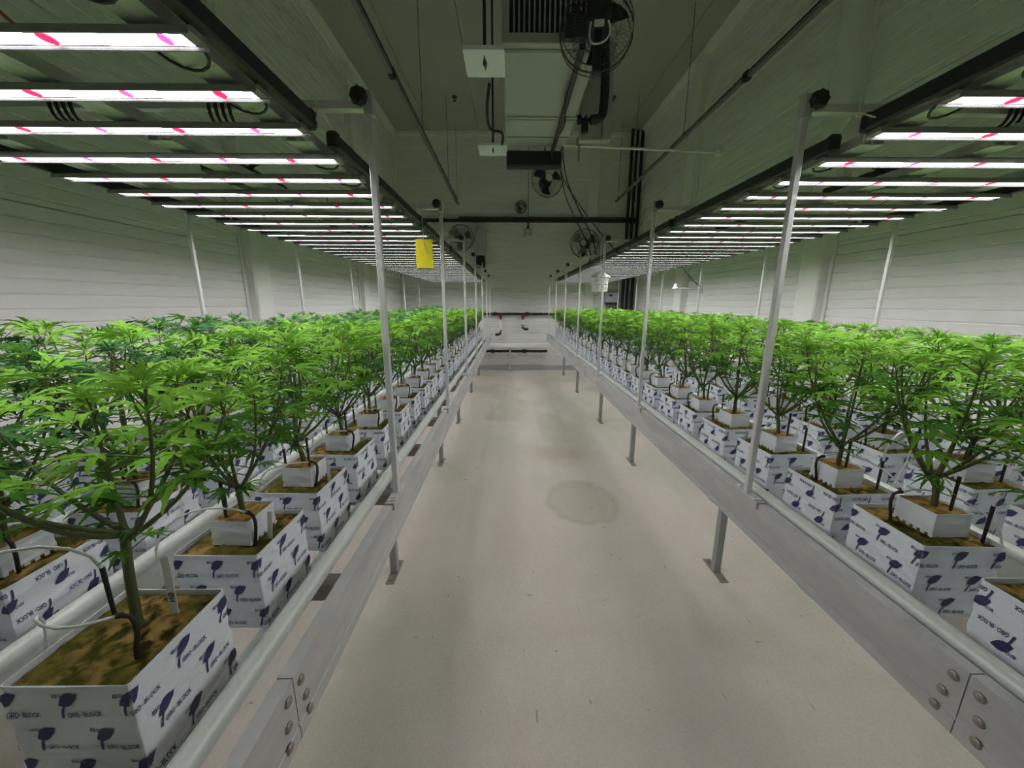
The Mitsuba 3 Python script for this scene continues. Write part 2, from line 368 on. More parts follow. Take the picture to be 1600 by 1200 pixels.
# ------------------------------------------------------------------ LED fixtures
FIX = {}
FIX_LEN, BAR_L, BAR_P = 1.10, 1.145, 0.1965
def bar_profile():   # in (y, z): channel open downwards, z=0 is the diode plane, lips hang below it
    w, l = 0.0265, 0.0075
    return [(-w, -l), (-w, 0.005), (-0.016, 0.012), (0.016, 0.012), (w, 0.005), (w, -l), (w - 0.0025, -l), (w - 0.005, 0.0), (-w + 0.005, 0.0), (-w + 0.0025, -l)]
def prism_x(poly, x0, x1):
    poly = np.asarray(poly, float); n = len(poly)
    v = np.vstack([np.c_[np.full(n, x0), poly], np.c_[np.full(n, x1), poly]])
    t = ear(poly); m = MB().add(v, [[i, n + i, n + (i + 1) % n, (i + 1) % n] for i in range(n)])
    m.add(v[:n], t); m.add(v[n:], t[:, ::-1]); return m
bar_ply = mikit.ply(prism_x(bar_profile(), -BAR_L / 2, BAR_L / 2).tm(), 'mat_bar')
sl, sw = BAR_L / 2 - 0.022, 0.0200
strip_v = np.array([[-sl, -sw, -0.0012], [sl, -sw, -0.0012], [sl, sw, -0.0012], [-sl, sw, -0.0012]])
strip_mesh = trimesh.Trimesh(strip_v, [[0, 2, 1], [0, 3, 2]], process=False)
strip_ply = {**mikit.ply(strip_mesh, 'mat_white'), 'emitter': {'type': 'area', 'radiance': rgb(*LED)}}
def diode(sx, sy):
    m = MB(); a = np.arange(10) * 2 * np.pi / 10
    ring = lambda k, z: np.c_[sx * k * np.cos(a), sy * k * np.sin(a), np.full(10, z)]
    v = np.vstack([ring(1, -0.0012), ring(.9, -0.0035), [[0, 0, -0.004]]])
    m.add(v, [[j, 10 + j, 10 + (j + 1) % 10, (j + 1) % 10] for j in range(10)])
    m.add(v, [[20, 10 + (j + 1) % 10, 10 + j] for j in range(10)])
    return m.tm()
gasket_ply = mikit.ply(rbox((-BAR_L / 2 + 0.004, -0.0004, -0.0073), (BAR_L / 2 - 0.004, 0.0004, -0.0004), 0.0002), 'mat_gasket')
red_ply = {**mikit.ply(diode(0.0135, 0.0190), 'mat_black'), 'emitter': {'type': 'area', 'radiance': rgb(*RED), 'sampling_weight': 0.01}}
pink_ply = {**mikit.ply(diode(0.010, 0.0175), 'mat_black'), 'emitter': {'type': 'area', 'radiance': rgb(*PINK), 'sampling_weight': 0.01}}
rail_ply = mikit.ply(rbox((-0.016, 0, 0.0), (0.016, FIX_LEN, 0.046), 0.006), 'mat_black')
cap_ply = mikit.ply(rbox((-0.019, -0.014, -0.004), (0.019, 0.014, 0.050), 0.008), 'mat_black')
strut_ply = mikit.ply(MB().prism_y([(-0.036, 0.0), (-0.036, 0.03), (-0.033, 0.03), (-0.033, 0.003), (-0.006, 0.003), (-0.006, 0.014), (0.006, 0.014), (0.006, 0.003), (0.033, 0.003), (0.033, 0.03), (0.036, 0.03), (0.036, 0.0)], -0.04, FIX_LEN + 0.04).tm(), 'mat_galv')
driver_ply = mikit.ply(MB().box((-0.07, 0.25, 0.0), (0.07, 0.62, 0.05), 0.006).tm(), 'mat_darkgrey')
foot_ply = mikit.ply(MB().box((-0.012, -0.05, -0.008), (0.012, 0.05, 0.004), 0.003).tm(), 'mat_black')
for side, P in SIDES.items():
    s = P['s']
    for i in range(0, 7):
        y0 = 1.29 + 1.1806 * (i - 1)
        z = Z(0.485) if i == 0 else LEDZ
        xin = P['post'] + s * (0.165 if i == 0 else 0.135)
        xc = xin + s * BAR_L / 2
        nm = f'six-bar LED grow light over the {side} bench, {ORD[i]} from the camera'
        fx = FIX[(side, i)] = thing('led_grow_light', nm, 'grow light')
        sp = 0.186 if i == 0 else BAR_P
        yl = y0 + (1.19 - (1.29 - 1.1806)) - 5 * sp if i == 0 else y0 + 0.05
        for k in range(6):
            tw = T().translate([xc, yl + k * sp, z])
            b = part(fx, 'led_bar', bar_ply, None, tw=tw)
            part(b, 'light_strip', strip_ply, None, tw=tw)
            for e in (-1, 1): part(b, 'gasket', gasket_ply, None, tw=T().translate([xc, yl + k * sp + e * 0.0232, z]))
            if 0 <= i <= 2:
                off = (k * 0.07) % 0.11 - 0.03
                for q in range(5):
                    xx = xc - 0.44 + 0.22 * q + off * 1.0
                    part(b, 'red_diode', red_ply if (q + k) % 2 == 0 else pink_ply, None, tw=T().translate([xx, yl + k * sp, z]))
        for e, x in ((0, xin - s * 0.004), (1, xin + s * (BAR_L + 0.004))):
            part(fx, 'side_rail', rail_ply, None, tw=T().translate([x, y0 + 0.0, z + 0.012]))
            part(fx, 'rail_end_cap', cap_ply, None, tw=T().translate([x, y0, z + 0.012])); part(fx, 'rail_end_cap', cap_ply, None, tw=T().translate([x, y0 + FIX_LEN, z + 0.012]))
        for x in (xin + s * 0.085, xin + s * 0.50, xin + s * (BAR_L - 0.16)):
            part(fx, 'support_channel', strut_ply, None, tw=T().translate([x, y0, z + 0.018]))
        part(fx, 'driver_box', driver_ply, None, tw=T().translate([xin + s * 0.62, y0 + (0.1 if i % 2 else 0.0), z + 0.058]))
        # looped power lead between bars, near fixtures only
        if 0 <= i <= 3:
            for k in range(5):
                ya = yl + k * sp
                part(fx, 'power_lead', MB().tube(curve([[xin + s * 0.03, ya + 0.03, z + 0.015], [xin + s * 0.05, ya + 0.09, z + 0.006], [xin + s * 0.11, ya + 0.12, z + 0.012], [xin + s * 0.17, ya + 0.10, z + 0.040]], 9), 0.0032, 5), 'mat_blackpipe')
            for k, xx in enumerate((0.30, 0.55, 0.8)):
                part(fx, 'red_wire', MB().tube(curve([[xin + s * xx, y0 + 0.55, z + 0.045], [xin + s * (xx + .05), y0 + 0.70, z + 0.036], [xin + s * (xx + .12), y0 + 0.82, z + 0.045]], 7), 0.0035, 5), 'mat_red_cable')
            m = MB().tube(curve([[xin + s * 0.45, y0 + 0.35, z + 0.09], [xin + s * 0.50, y0 + 0.34, z + 0.05], [xin + s * 0.53, y0 + 0.36, z + 0.035], [xin + s * 0.58, y0 + 0.40, z + 0.045]], 9), 0.008, 6)
            m.box((xin + s * 0.55, y0 + 0.34, z + 0.02), (xin + s * 0.61, y0 + 0.40, z + 0.05), 0.006)
            part(fx, 'plug', m, 'mat_blackpipe')
    # hanging cords at the arms
    for i, y in enumerate(POST_Y[:6]):
        m = MB()
        xa = P['post'] + s * 0.15
        for dx, dy in ((-0.012, -0.09), (0.012, -0.05), (0.02, 0.07)):
            m.tube([[xa, y - 0.016, ARM_Z + 0.014], [xa + dx * 0.2, y + (0.016 if dy > 0 else -0.016), ARM_Z - 0.012], [xa + dx, y + dy, LEDZ + 0.055]], 0.0023, 4)
        m.tube([[xa, y - 0.016, ARM_Z + 0.0145], [xa, y + 0.016, ARM_Z + 0.0145]], 0.0016, 4)
        part(FIX[(side, i)], 'hanging_cord', m, 'mat_rope', label='pale hanging cord', kind='stuff')

# cable bundles clipped to the two nearest arms
for side, P in SIDES.items():
    s = P['s']; y = POST_Y[0]
    for nb, base in enumerate((0.40, 0.86) if s < 0 else (0.60,)):
        m = MB()
        for k in range(4):
            x = P['post'] + s * (base + 0.02 * k)
            m.tube(curve([[x, y - 0.02, ARM_Z + 0.03], [x, y - 0.024, ARM_Z - 0.005], [x + s * .006, y - 0.012, ARM_Z - 0.03], [x + s * 0.012, y + 0.03, ARM_Z - 0.04]], 8), 0.0045, 6)
        one('cable_bundle', m, 'mat_blackpipe', f'black cables bundled over the first cross arm of the {side} bench' + (', ' + ('nearer' if nb == 0 else 'farther from') + ' the aisle' if s < 0 else ''), 'cable')

# ------------------------------------------------------------------ printed blocks
def flat_front(text, h, bold=True):
    m = text_mesh(text, h, 0.001, bold)
    nz = m.face_normals[:, 2] > 0.9
    f = m.faces[nz]; u, inv = np.unique(f, return_inverse=True)
    v = m.vertices[u].copy(); v[:, 2] = 0
    return v, inv.reshape(-1, 3)
def fit_w(vf, w):
    v, f = vf; v = v.copy(); v[:, 0] *= w / np.ptp(v[:, 0]); return v, f
def leaf_icon():
    # blade tip upper right, pointed belly lower left, stem curving down; unit: metres
    t = np.linspace(0, 1, 8)
    top = np.c_[-0.002 + 0.026 * t, 0.0 + 0.004 + 0.010 * np.sin(np.pi * np.minimum(t * 1.05, 1)) ** 0.8 * (1 - t * .25) + 0.009 * t]
    bot = np.c_[-0.002 + 0.026 * t, 0.004 - 0.006 * np.sin(np.pi * t) ** 0.9 + 0.009 * t ** 1.6]
    poly = np.vstack([top, bot[1:-1][::-1]])
    v = np.c_[poly, np.zeros(len(poly))]; f = ear(poly)
    st = np.array([[0.004, 0.0035], [0.0015, -0.002], [0.0002, -0.008], [-0.0005, -0.014]])
    w = 0.0014
    sv = np.vstack([np.c_[st[:, 0] - w, st[:, 1], np.zeros(4)], np.c_[st[:, 0] + w, st[:, 1], np.zeros(4)]])
    sf = np.vstack([[[i, i + 4, i + 5], [i, i + 5, i + 1]] for i in range(3)])
    g = math.radians(13); R = np.array([[math.cos(g), -math.sin(g), 0], [math.sin(g), math.cos(g), 0], [0, 0, 1]])
    return np.vstack([v @ R.T, sv]), np.vstack([f, sf + len(v)])
def quad(x0, y0, x1, y1): return np.array([[x0, y0, 0], [x1, y0, 0], [x1, y1, 0], [x0, y1, 0.]]), np.array([[0, 1, 2], [0, 2, 3]])
WORD = fit_w(flat_front('GRO-BLOCK', 0.0072), 0.041)
MAKER = fit_w(flat_front('Grodan', 0.0048), 0.0195)
ICON = leaf_icon()
def cell(lod):
    out = [(ICON[0] * [1.12, 1.12, 1] + [0.009, 0.018, 0], ICON[1])]
    if lod == 0:
        out += [(WORD[0] + [0.0145, 0.0035, 0], WORD[1]), (MAKER[0] + [0.0065, 0.0335, 0], MAKER[1])]
        for a in ((0, .0335, .0055, .0345), (0, .0375, .0055, .0385), (0, .0335, .001, .0385), (.0045, .0335, .0055, .0385), (.002, .0335, .003, .037)): out.append(quad(*a))
    else:
        out += [quad(0.0145, 0.0045, 0.0545, 0.0095), quad(0, 0.0335, 0.0045, 0.038), quad(0.0065, 0.0345, 0.025, 0.037)]
    return out
BW = 0.200
HB = BLOCK_T - BLOCK_B
def ripple(v, k=1.0):
    """creases of the plastic wrap: outward shift from the local position, running mostly level"""
    q = np.c_[(v[:, 0] + v[:, 1]) * 6, (v[:, 0] - v[:, 1]) * 8, v[:, 2] * 58 + 9 * (v[:, 0] - v[:, 1])]
    f = meshkit.fbm(q, 2, 4) - 0.5
    g = 1 - np.abs(2 * meshkit.noise(q * [1.3, 1.2, 0.62] + 31, 9) - 1)
    return k * (0.0042 * f + 0.0026 * (g ** 3 - 0.25))
def around(U, e, aisle):
    """point on the wrapped front and aisle faces for the run U in 0..2W; also the outward normal"""
    W = BW; first = U < W
    if aisle < 0:
        p = np.where(first[:, None], np.c_[np.full(len(U), -W / 2 - e), W / 2 - U], np.c_[U - 1.5 * W, np.full(len(U), -W / 2 - e)])
        n = np.where(first[:, None], [-1.0, 0], [0, -1.0])
    else:
        p = np.where(first[:, None], np.c_[U - W / 2, np.full(len(U), -W / 2 - e)], np.c_[np.full(len(U), W / 2 + e), U - 1.5 * W])
        n = np.where(first[:, None], [0, -1.0], [1.0, 0])
    return p, n
SC = 1.24
def clip(v, f, u0, u1, v0, v1):
    """triangles cut to a rectangle of the (u, v) plane"""
    if v[:, 0].min() >= u0 and v[:, 0].max() <= u1 and v[:, 1].min() >= v0 and v[:, 1].max() <= v1: return v, f
    V, Fs = [], []
    for t in f:
        poly = [v[k][:2] for k in t]
        for ax, lim, sg in ((0, u0, 1), (0, u1, -1), (1, v0, 1), (1, v1, -1)):
            out = []
            for k in range(len(poly)):
                a, b = poly[k], poly[(k + 1) % len(poly)]; da, db = sg * (a[ax] - lim), sg * (b[ax] - lim)
                if da >= 0: out.append(a)
                if da * db < 0: out.append(a + (b - a) * (da / (da - db)))
            poly = out
            if len(poly) < 3: break
        if len(poly) >= 3:
            n = len(V); V += [[p[0], p[1], 0] for p in poly]; Fs += [[n, n + k, n + k + 1] for k in range(1, len(poly) - 1)]
    return (np.array(V), np.array(Fs)) if Fs else (np.zeros((0, 3)), np.zeros((0, 3), int))
def block_print(lod, flip, aisle):
    m = MB(); du, dv, W2 = 0.0955, 0.0665, 2 * BW
    for r in range(-1, 3):
        for c in range(-1, 6):
            u0 = c * du + (0.030 if r % 2 else -0.016); v0 = 0.008 + r * dv
            for v, f in cell(lod):
                w = v * SC + [u0, v0, 0]
                if flip: w = np.c_[W2 - w[:, 0], HB - w[:, 1], w[:, 2]]
                for lo, hi in ((0.0015, BW), (BW, W2 - 0.0015)):
                    a, b = clip(w, f, lo, hi, 0.002, HB - 0.003)
                    if not len(b): continue
                    U = np.clip(a[:, 0], lo, hi - 1e-7); p, n = around(U, 0.0, aisle)
                    q = np.c_[p, a[:, 1]]; d = ripple(q) + 0.0013
                    q[:, :2] += n * d[:, None]
                    m.add(q, b)
    return mikit.ply(m.tm(), 'mat_ink')
PRINTS = {(l, fl, a): block_print(l, fl, a) for l in (0, 1) for fl in (0, 1) for a in (-1, 1)}
def sleeve(w, h, t=0.0015, r=0.006, nz=40, k=1.0):
    """plastic wrap: rounded-square tube, open above, creased, standing a little above the wool"""
    a, nn = [], []
    for cx, cy, a0 in ((1, 1, 0), (-1, 1, 90), (-1, -1, 180), (1, -1, 270)):
        for q in (0, 45, 90):
            g = math.radians(a0 + q); a.append((cx * (w / 2 - r) + r * math.cos(g), cy * (w / 2 - r) + r * math.sin(g)))
        p0 = np.array(a[-1]); g = math.radians(a0 + 90); p1 = p0 + (w - 2 * r) * np.array([-math.sin(g), math.cos(g)])
        for q in np.linspace(0, 1, 11)[1:-1]: a.append(tuple(p0 + (p1 - p0) * q))
    a = np.array(a); n = len(a); nrm = np.where(np.abs(a) > w / 2 - r - 1e-6, np.sign(a), 0.0); nrm /= np.linalg.norm(nrm, axis=1, keepdims=True)
    rows = []
    for z in np.linspace(0, h, nz):
        v = np.c_[a, np.full(n, z)]; v[:, :2] += nrm * ripple(v, k)[:, None]; rows.append(v)
    for z in (h, h - 0.02): rows.append(np.c_[a * ((w / 2 - t) / (w / 2)), np.full(n, z)])
    v = np.vstack(rows)
    f = [[i * n + j, i * n + (j + 1) % n, (i + 1) * n + (j + 1) % n, (i + 1) * n + j] for i in range(len(rows) - 1) for j in range(n)]
    return MB().add(v, f)
def wool(w, h, amp, seed, n=11, hole=0.0, z0=0.0):
    g = np.linspace(-w / 2, w / 2, n); X, Y = np.meshgrid(g, g, indexing='ij')
    P3 = np.stack([X * 60, Y * 60, X * 0 + seed], -1)
    H = h + amp * (meshkit.fbm(P3, 3, seed) - 0.5) * 2
    edge = np.maximum(abs(X), abs(Y)) > w / 2 * 0.98; H = np.where(edge, h - 0.002, H)
    v = np.c_[X.ravel(), Y.ravel(), H.ravel()]
    idx = np.arange(n * n).reshape(n, n)
    f = np.stack([idx[:-1, :-1], idx[1:, :-1], idx[1:, 1:], idx[:-1, 1:]], -1).reshape(-1, 4)
    m = MB().add(v, f)
    m.box((-w / 2, -w / 2, z0), (w / 2, w / 2, h - 0.006)); return m
wrap_ply = mikit.ply(sleeve(BW, HB).tm(), 'mat_wrap', smooth=35)
wool_plys = [mikit.ply(wool(BW - 0.007, HB - 0.010, 0.010, 3 + i, 27, z0=0.002).tm(), 'mat_wool', smooth=50) for i in range(3)]
seam_ply = None
CW, CH = 0.098, 0.066
def cube_wrap():
    m = MB(); m.mesh(sleeve(CW, CH - 0.008, 0.0012, 0.004, 15, 0.7).tm().apply_translation([0, 0, 0.008]))
    # scalloped foot of the sleeve: tabs between the drain notches
    for sx in (-1, 1):
        for k in range(6):
            u = -CW / 2 + 0.004 + k * (CW - 0.008) / 5
            for a in (0, 1):
                if a == 0: m.box((sx * (CW / 2 - 0.0012), u - 0.0048, 0), (sx * CW / 2, u + 0.0048, 0.0085))
    for sy in (-1, 1): m.box((-CW / 2, sy * (CW / 2 - 0.0012), 0), (CW / 2, sy * CW / 2, 0.0085))
    return m.tm()
cubewrap_ply = mikit.ply(cube_wrap(), 'mat_wrap', smooth=35)
cubewool_plys = [mikit.ply(wool(CW - 0.004, CH - 0.004, 0.0025, 13 + i, 9, z0=0.001).tm(), 'mat_cubewool', smooth=50) for i in range(2)]

# ------------------------------------------------------------------ plants
def leaflet(L, W, n, serr):
    t = np.linspace(0, 1, n + 1)
    w = W / 2 * np.sin(np.pi * np.clip(t, 0, 1) ** 0.75) ** 0.9 + 0.0006
    if serr: w = w * np.where(np.arange(n + 1) % 2 == 1, 1.12, 0.80)
    w[-1] = 0.0003
    z = 0.12 * L * np.sin(np.pi * t * 0.5) - 0.24 * L * t ** 2
    x = L * (t - 0.08 * t ** 2)
    lift = 0.35 * w
    v = np.vstack([np.c_[x + (0.0 if not serr else 0.02 * L * (np.arange(n + 1) % 2)), w, z + lift], np.c_[x, 0 * t, z], np.c_[x + (0.0 if not serr else 0.02 * L * (np.arange(n + 1) % 2)), -w, z + lift]])
    m = n + 1; f = []
    for i in range(n):
        f += [[i, m + i, m + i + 1], [i, m + i + 1, i + 1], [m + i, 2 * m + i, 2 * m + i + 1], [m + i, 2 * m + i + 1, m + i + 1]]
    return v, np.array(f)
def palm_leaf(seed, hi):
    """unit leaf: centre leaflet 1 long"""
    r = np.random.default_rng(seed); m = MB()
    angs = [0, 34, -34, 66, -66] + ([104, -104] if hi or seed % 2 else [])
    lens = [1, .90, .90, .66, .66, .36, .36]
    for a, l in zip(angs, lens):
        l *= r.uniform(.92, 1.06); a = math.radians(a + r.uniform(-5, 5))
        v, f = leaflet(l, 0.175 * l ** 0.5, 8 if hi else 3, hi)
        roll = math.radians(r.uniform(-10, 10)); c, s_ = math.cos(roll), math.sin(roll)
        v = np.c_[v[:, 0], c * v[:, 1] - s_ * v[:, 2], s_ * v[:, 1] + c * v[:, 2]]
        pitch = math.radians(-2 - 5 * abs(math.sin(a)) + r.uniform(-7, 7)); c, s_ = math.cos(pitch), math.sin(pitch)
        v = np.c_[c * v[:, 0] - s_ * v[:, 2], v[:, 1], s_ * v[:, 0] + c * v[:, 2]]
        c, s_ = math.cos(a), math.sin(a)
        v = np.c_[c * v[:, 0] - s_ * v[:, 1], s_ * v[:, 0] + c * v[:, 1], v[:, 2]]
        m.add(v, f)
    return m.tm()
LEAF_HI = [palm_leaf(100 + i, True) for i in range(4)]
LEAF_LO = [palm_leaf(200 + i, False) for i in range(4)]
LEAF_PLY = {mat: [mikit.ply(l, mat, smooth=True) for l in LEAF_HI] for mat in ('mat_leaf_bright', 'mat_leaf', 'mat_leaf_dark')}
def leaf_matrix(pos, az, pitch, roll, size):
    ca, sa = math.cos(az), math.sin(az); cp, sp = math.cos(pitch), math.sin(pitch); cr_, sr = math.cos(roll), math.sin(roll)
    Rz = np.array([[ca, -sa, 0], [sa, ca, 0], [0, 0, 1]]); Ry = np.array([[cp, 0, -sp], [0, 1, 0], [sp, 0, cp]]); Rx = np.array([[1, 0, 0], [0, cr_, -sr], [0, sr, cr_]])
    M = np.eye(4); M[:3, :3] = Rz @ Ry @ Rx * size; M[:3, 3] = pos; return M
def make_plant(seed, H=0.37, R=0.17, base_r=0.0075, fork=0.085):
    r = np.random.default_rng(seed); st = MB(); leaves = []
    lean = r.uniform(-.02, .02, 2)
    trunk = curve([[0, 0, -0.01], [lean[0] * .3, lean[1] * .3, fork * .5], [lean[0], lean[1], fork]], 5)
    st.tube(trunk, np.linspace(base_r, base_r * .85, 5), 7)
    top = trunk[-1]; nb = 7; a0 = r.uniform(0, 2 * np.pi)
    def put(p, az, pitch, size, young):
        pl = size * r.uniform(.45, .75); tip = p + pl * np.array([math.cos(az) * math.cos(pitch + .35), math.sin(az) * math.cos(pitch + .35), math.sin(pitch + .35)])
        st.tube([p, tip], [0.0013, 0.001], 4, cap=False)
        leaves.append((leaf_matrix(tip, az + r.uniform(-.15, .15), pitch, r.uniform(-.35, .35), size), int(r.integers(4)), young))
    for b in range(nb):
        az = a0 + b * 2 * np.pi / nb + r.uniform(-.25, .25); rad = R * (r.uniform(.75, 1.05) if b else .1); hh = H * r.uniform(.86, 1.04)
        e = np.array([rad * math.cos(az), rad * math.sin(az), hh])
        mid = top + (e - top) * [.62, .62, .38] + r.uniform(-.008, .008, 3)
        path = curve([top - [0, 0, .004 * b], mid, e], 9)
        st.tube(path, np.linspace(base_r * .62, 0.0018, 9), 5)
        for t in (0.32, 0.48, 0.64, 0.80):
            p = path[int(round(t * 8))]; q = az + r.uniform(.9, 2.0)
            for k in (0, 1):
                if t < .4 and r.random() < .35: continue
                put(p, q + k * np.pi + r.uniform(-.4, .4), math.radians(r.uniform(-14, 16)), r.uniform(.058, .096) * (1 if t > .4 else .85), t > .6 and r.random() < .55)
        q = r.uniform(0, 6.28)
        for k in range(4): put(path[-1] - [0, 0, .014 * (k % 2)], q + k * 1.62 + r.uniform(-.25, .25), math.radians(r.uniform(-8, 30)), r.uniform(.060, .088), True)
        for k in range(3): put(path[-1], q + k * 2.1, math.radians(r.uniform(45, 70)), r.uniform(.032, .048), True)
    for k in range(5):      # sparse low shoots
        put(np.array([top[0], top[1], fork * r.uniform(.75, 1.1)]), r.uniform(0, 6.28), math.radians(r.uniform(-30, 10)), r.uniform(.03, .055), False)
    return st.tm(), leaves
NV = 6
VARIANTS = [make_plant(40 + i) for i in range(NV)]
BIG = make_plant(77, H=0.45, R=0.23, base_r=0.0085, fork=0.20)
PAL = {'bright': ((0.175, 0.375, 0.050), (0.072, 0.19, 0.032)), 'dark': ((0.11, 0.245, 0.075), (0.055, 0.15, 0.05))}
def foliage(leaves, tone, seed):
    r = np.random.default_rng(seed); V, F, C, n = [], [], [], 0
    for M, k, young in leaves:
        l = LEAF_LO[k]; v = l.vertices @ M[:3, :3].T + M[:3, 3]
        c = np.array(PAL[tone][0 if young else 1]) * r.uniform(.8, 1.2)
        V.append(v); F.append(l.faces + n); C.append(np.tile(c, (len(v), 1))); n += len(v)
    return mikit.ply(trimesh.Trimesh(np.vstack(V), np.vstack(F), process=False), 'mat_foliage', smooth=True, color=np.vstack(C))
STEM_PLY = [mikit.ply(v[0], 'mat_stem', smooth=True) for v in VARIANTS]
FOL = {(i, t): foliage(VARIANTS[i][1], t, i) for i in range(NV) for t in PAL}
BIG_STEM = mikit.ply(BIG[0], 'mat_stem', smooth=True)

def mat4(tr, rz, sc=1.0):
    c, s_ = math.cos(rz), math.sin(rz); M = np.eye(4); M[:3, :3] = np.array([[c, -s_, 0], [s_, c, 0], [0, 0, 1]]) * sc; M[:3, 3] = tr; return M

# drip stakes
def stake_mesh(h): return MB().tube(curve([[0, 0, -0.03], [0, 0, h * .5], [0, 0, h - .012], [0.004, 0, h - .003], [0.014, 0, h]], 9), 0.0038, 7).tube([[0.012, 0, h - 0.0005], [0.020, 0, h + .0005]], 0.0048, 7).tm()
def spike_mesh(h): return MB().tube([[0, 0, -0.03], [0, 0, h]], [0.0034, 0.0042], 7).tm()
def hose_mesh(h, r):
    e = np.array([r.uniform(.16, .26), r.uniform(-.12, .12), -0.05])
    return MB().tube(curve([[0.020, 0, h], [0.085, 0.01, h + .008], [0.085 + (e[0] - .085) * .6, e[1] * .5, h - 0.01], e + [0, 0, 0]], 10), 0.0026, 5).tm()
_r = np.random.default_rng(5)
STAKE = mikit.ply(stake_mesh(0.085), 'mat_blackpipe', smooth=50)
SPIKE = mikit.ply(spike_mesh(0.10), 'mat_blackpipe', smooth=50)
HOSE = [mikit.ply(hose_mesh(0.085, _r), 'mat_tube', smooth=True) for _ in range(4)]
HOSE2 = [mikit.ply(MB().tube(curve([[0, 0, 0.098], [0.006, 0.004, 0.125], [0.05, 0.01, 0.135 + .02 * i], [0.16, 0.02 * i, -0.02]], 10), 0.0030, 5).tm(), 'mat_tube', smooth=True) for i in range(3)]

ROWNAME = ('aisle row', 'middle row', 'wall row')
FRONT = {'right': ([0.485, 0.789, 1.045, 1.359, 1.655, 1.928, 2.218, 2.54], [0.49, 0.79, 1.074, 1.365, 1.66], [0.5]),
         'left': ([0.464, 0.768, 1.06, 1.36], [0.37, 0.66, 0.95, 1.25], [0.42])}
for side, P in SIDES.items():
    s = P['s']
    for ri, fx in enumerate(P['rows']):
        ys = list(FRONT[side][ri]); ys = [ys[0] - 0.30] + ys
        while ys[-1] + 0.292 + BW < BENCH_Y1 - 0.1: ys.append(ys[-1] + 0.292)
        for j, yf in enumerate(ys):
            r = np.random.default_rng(1000 * (s + 2) + 100 * ri + j)
            cx, cy = fx + s * BW / 2 + (r.uniform(-.006, .006) if j > 2 else 0), yf + BW / 2
            rz = r.uniform(-.05, .05) if j > 1 else 0.0
            where = f'{side} bench, {ROWNAME[ri]}, {ORD[j]} from the camera'
            if side == 'left' and ri == 0 and j == 0: continue      # nothing stands there
            near = yf < 2.1
            flip = int(r.random() < .45) if not (side == 'left' and ri == 0 and j <= 2) else 0
            if side == 'right' and ri == 0: flip = {1: 1, 2: 0, 3: 1}.get(j, flip)
            tw = T(mat4((cx, cy, BLOCK_B), rz))
            bk = thing('grow_block', f'white printed grow block, {where}', 'grow block')
            part(bk, 'wrap', wrap_ply, None, tw=tw)
            part(bk, 'wool', wool_plys[int(r.integers(3))], None, tw=tw, label='brown mossy wool top')
            part(bk, 'print', PRINTS[(0 if near and ri < 2 else 1, flip, -s)], None, tw=tw, label='dark blue printed leaves and lettering', kind='stuff')
            big = side == 'left' and ri == 0 and j == 1
            cz = BLOCK_T - 0.008
            if not big:
                qx, qy = cx + r.uniform(-.012, .012), cy + r.uniform(-.012, .012); crz = rz + r.uniform(-.06, .06)
                if side == 'right' and ri == 0 and j == 2: qx, qy = 1.145, 0.888
                tw = T(mat4((qx, qy, cz), crz))
                ck = thing('grow_cube', f'small plain white grow cube, {where}', 'grow cube')
                part(ck, 'wrap', cubewrap_ply, None, tw=tw)
                part(ck, 'wool', cubewool_plys[int(r.integers(2))], None, tw=tw, label='brown wool top')
                pz = cz + CH - 0.006
            else: qx, qy, pz = cx + 0.0, cy + 0.02, BLOCK_T - 0.012
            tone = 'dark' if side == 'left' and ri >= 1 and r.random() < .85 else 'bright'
            pk = thing('cannabis_plant', f'leafy green cannabis plant, {where}' if not big else 'largest cannabis plant rooted straight in the nearest printed block on the left', 'plant')
            prz, sc = r.uniform(0, 6.28), r.uniform(.93, 1.07) * (1.05 if side == 'left' and ri == 2 else 1.0)
            vi = int(r.integers(NV)); M = mat4((qx, qy, pz), prz, sc)
            if big: M = mat4((qx, qy, pz), 0.6, 1.0)
            stems, leaves = (BIG_STEM, BIG[1]) if big else (STEM_PLY[vi], VARIANTS[vi][1])
            part(pk, 'stem', stems, None, tw=T(M))
            if big or yf < 1.75:
                for LM, lk, young in leaves:
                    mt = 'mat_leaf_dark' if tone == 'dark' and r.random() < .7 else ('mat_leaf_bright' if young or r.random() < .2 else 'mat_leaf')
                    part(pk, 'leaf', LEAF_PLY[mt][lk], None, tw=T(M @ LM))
            else:
                part(pk, 'foliage', FOL[(vi, tone)], None, tw=T(M), kind='stuff')
            if ri < 2 and yf > 0:
                a = math.atan2(0, s) + r.uniform(-.5, .5)
                sx, sy = cx - s * 0.072 + r.uniform(-.01, .01), cy + r.uniform(.02, .07)
                if side == 'left': sx, sy = cx - s * 0.065, cy - r.uniform(.02, .06)
                dk = thing('drip_stake', f'black hooked drip stake, {where}', 'drip stake')
                tw = T(mat4((sx, sy, BLOCK_T - 0.008), a))
                part(dk, 'stake', STAKE, None, tw=tw); part(dk, 'hose', HOSE[int(r.integers(4))], None, tw=tw, label='thin white hose')
                dk = thing('drip_spike', f'straight black drip spike, {where}', 'drip spike')
                tw = T(mat4((cx + s * 0.078, cy + r.uniform(-.07, -.02) * (1 if s > 0 else -1), BLOCK_T - 0.008), a + r.uniform(-.8, .8)))
                part(dk, 'spike', SPIKE, None, tw=tw); part(dk, 'hose', HOSE2[int(r.integers(3))], None, tw=tw, label='thin white hose')
                if not big:
                    one('support_rod', SPIKE, None, f'short black rod beside the stem, {where}', 'rod', tw=T(mat4((qx + r.uniform(-.03, .03), qy - .022, pz + 0.002), 0, 0.95)))

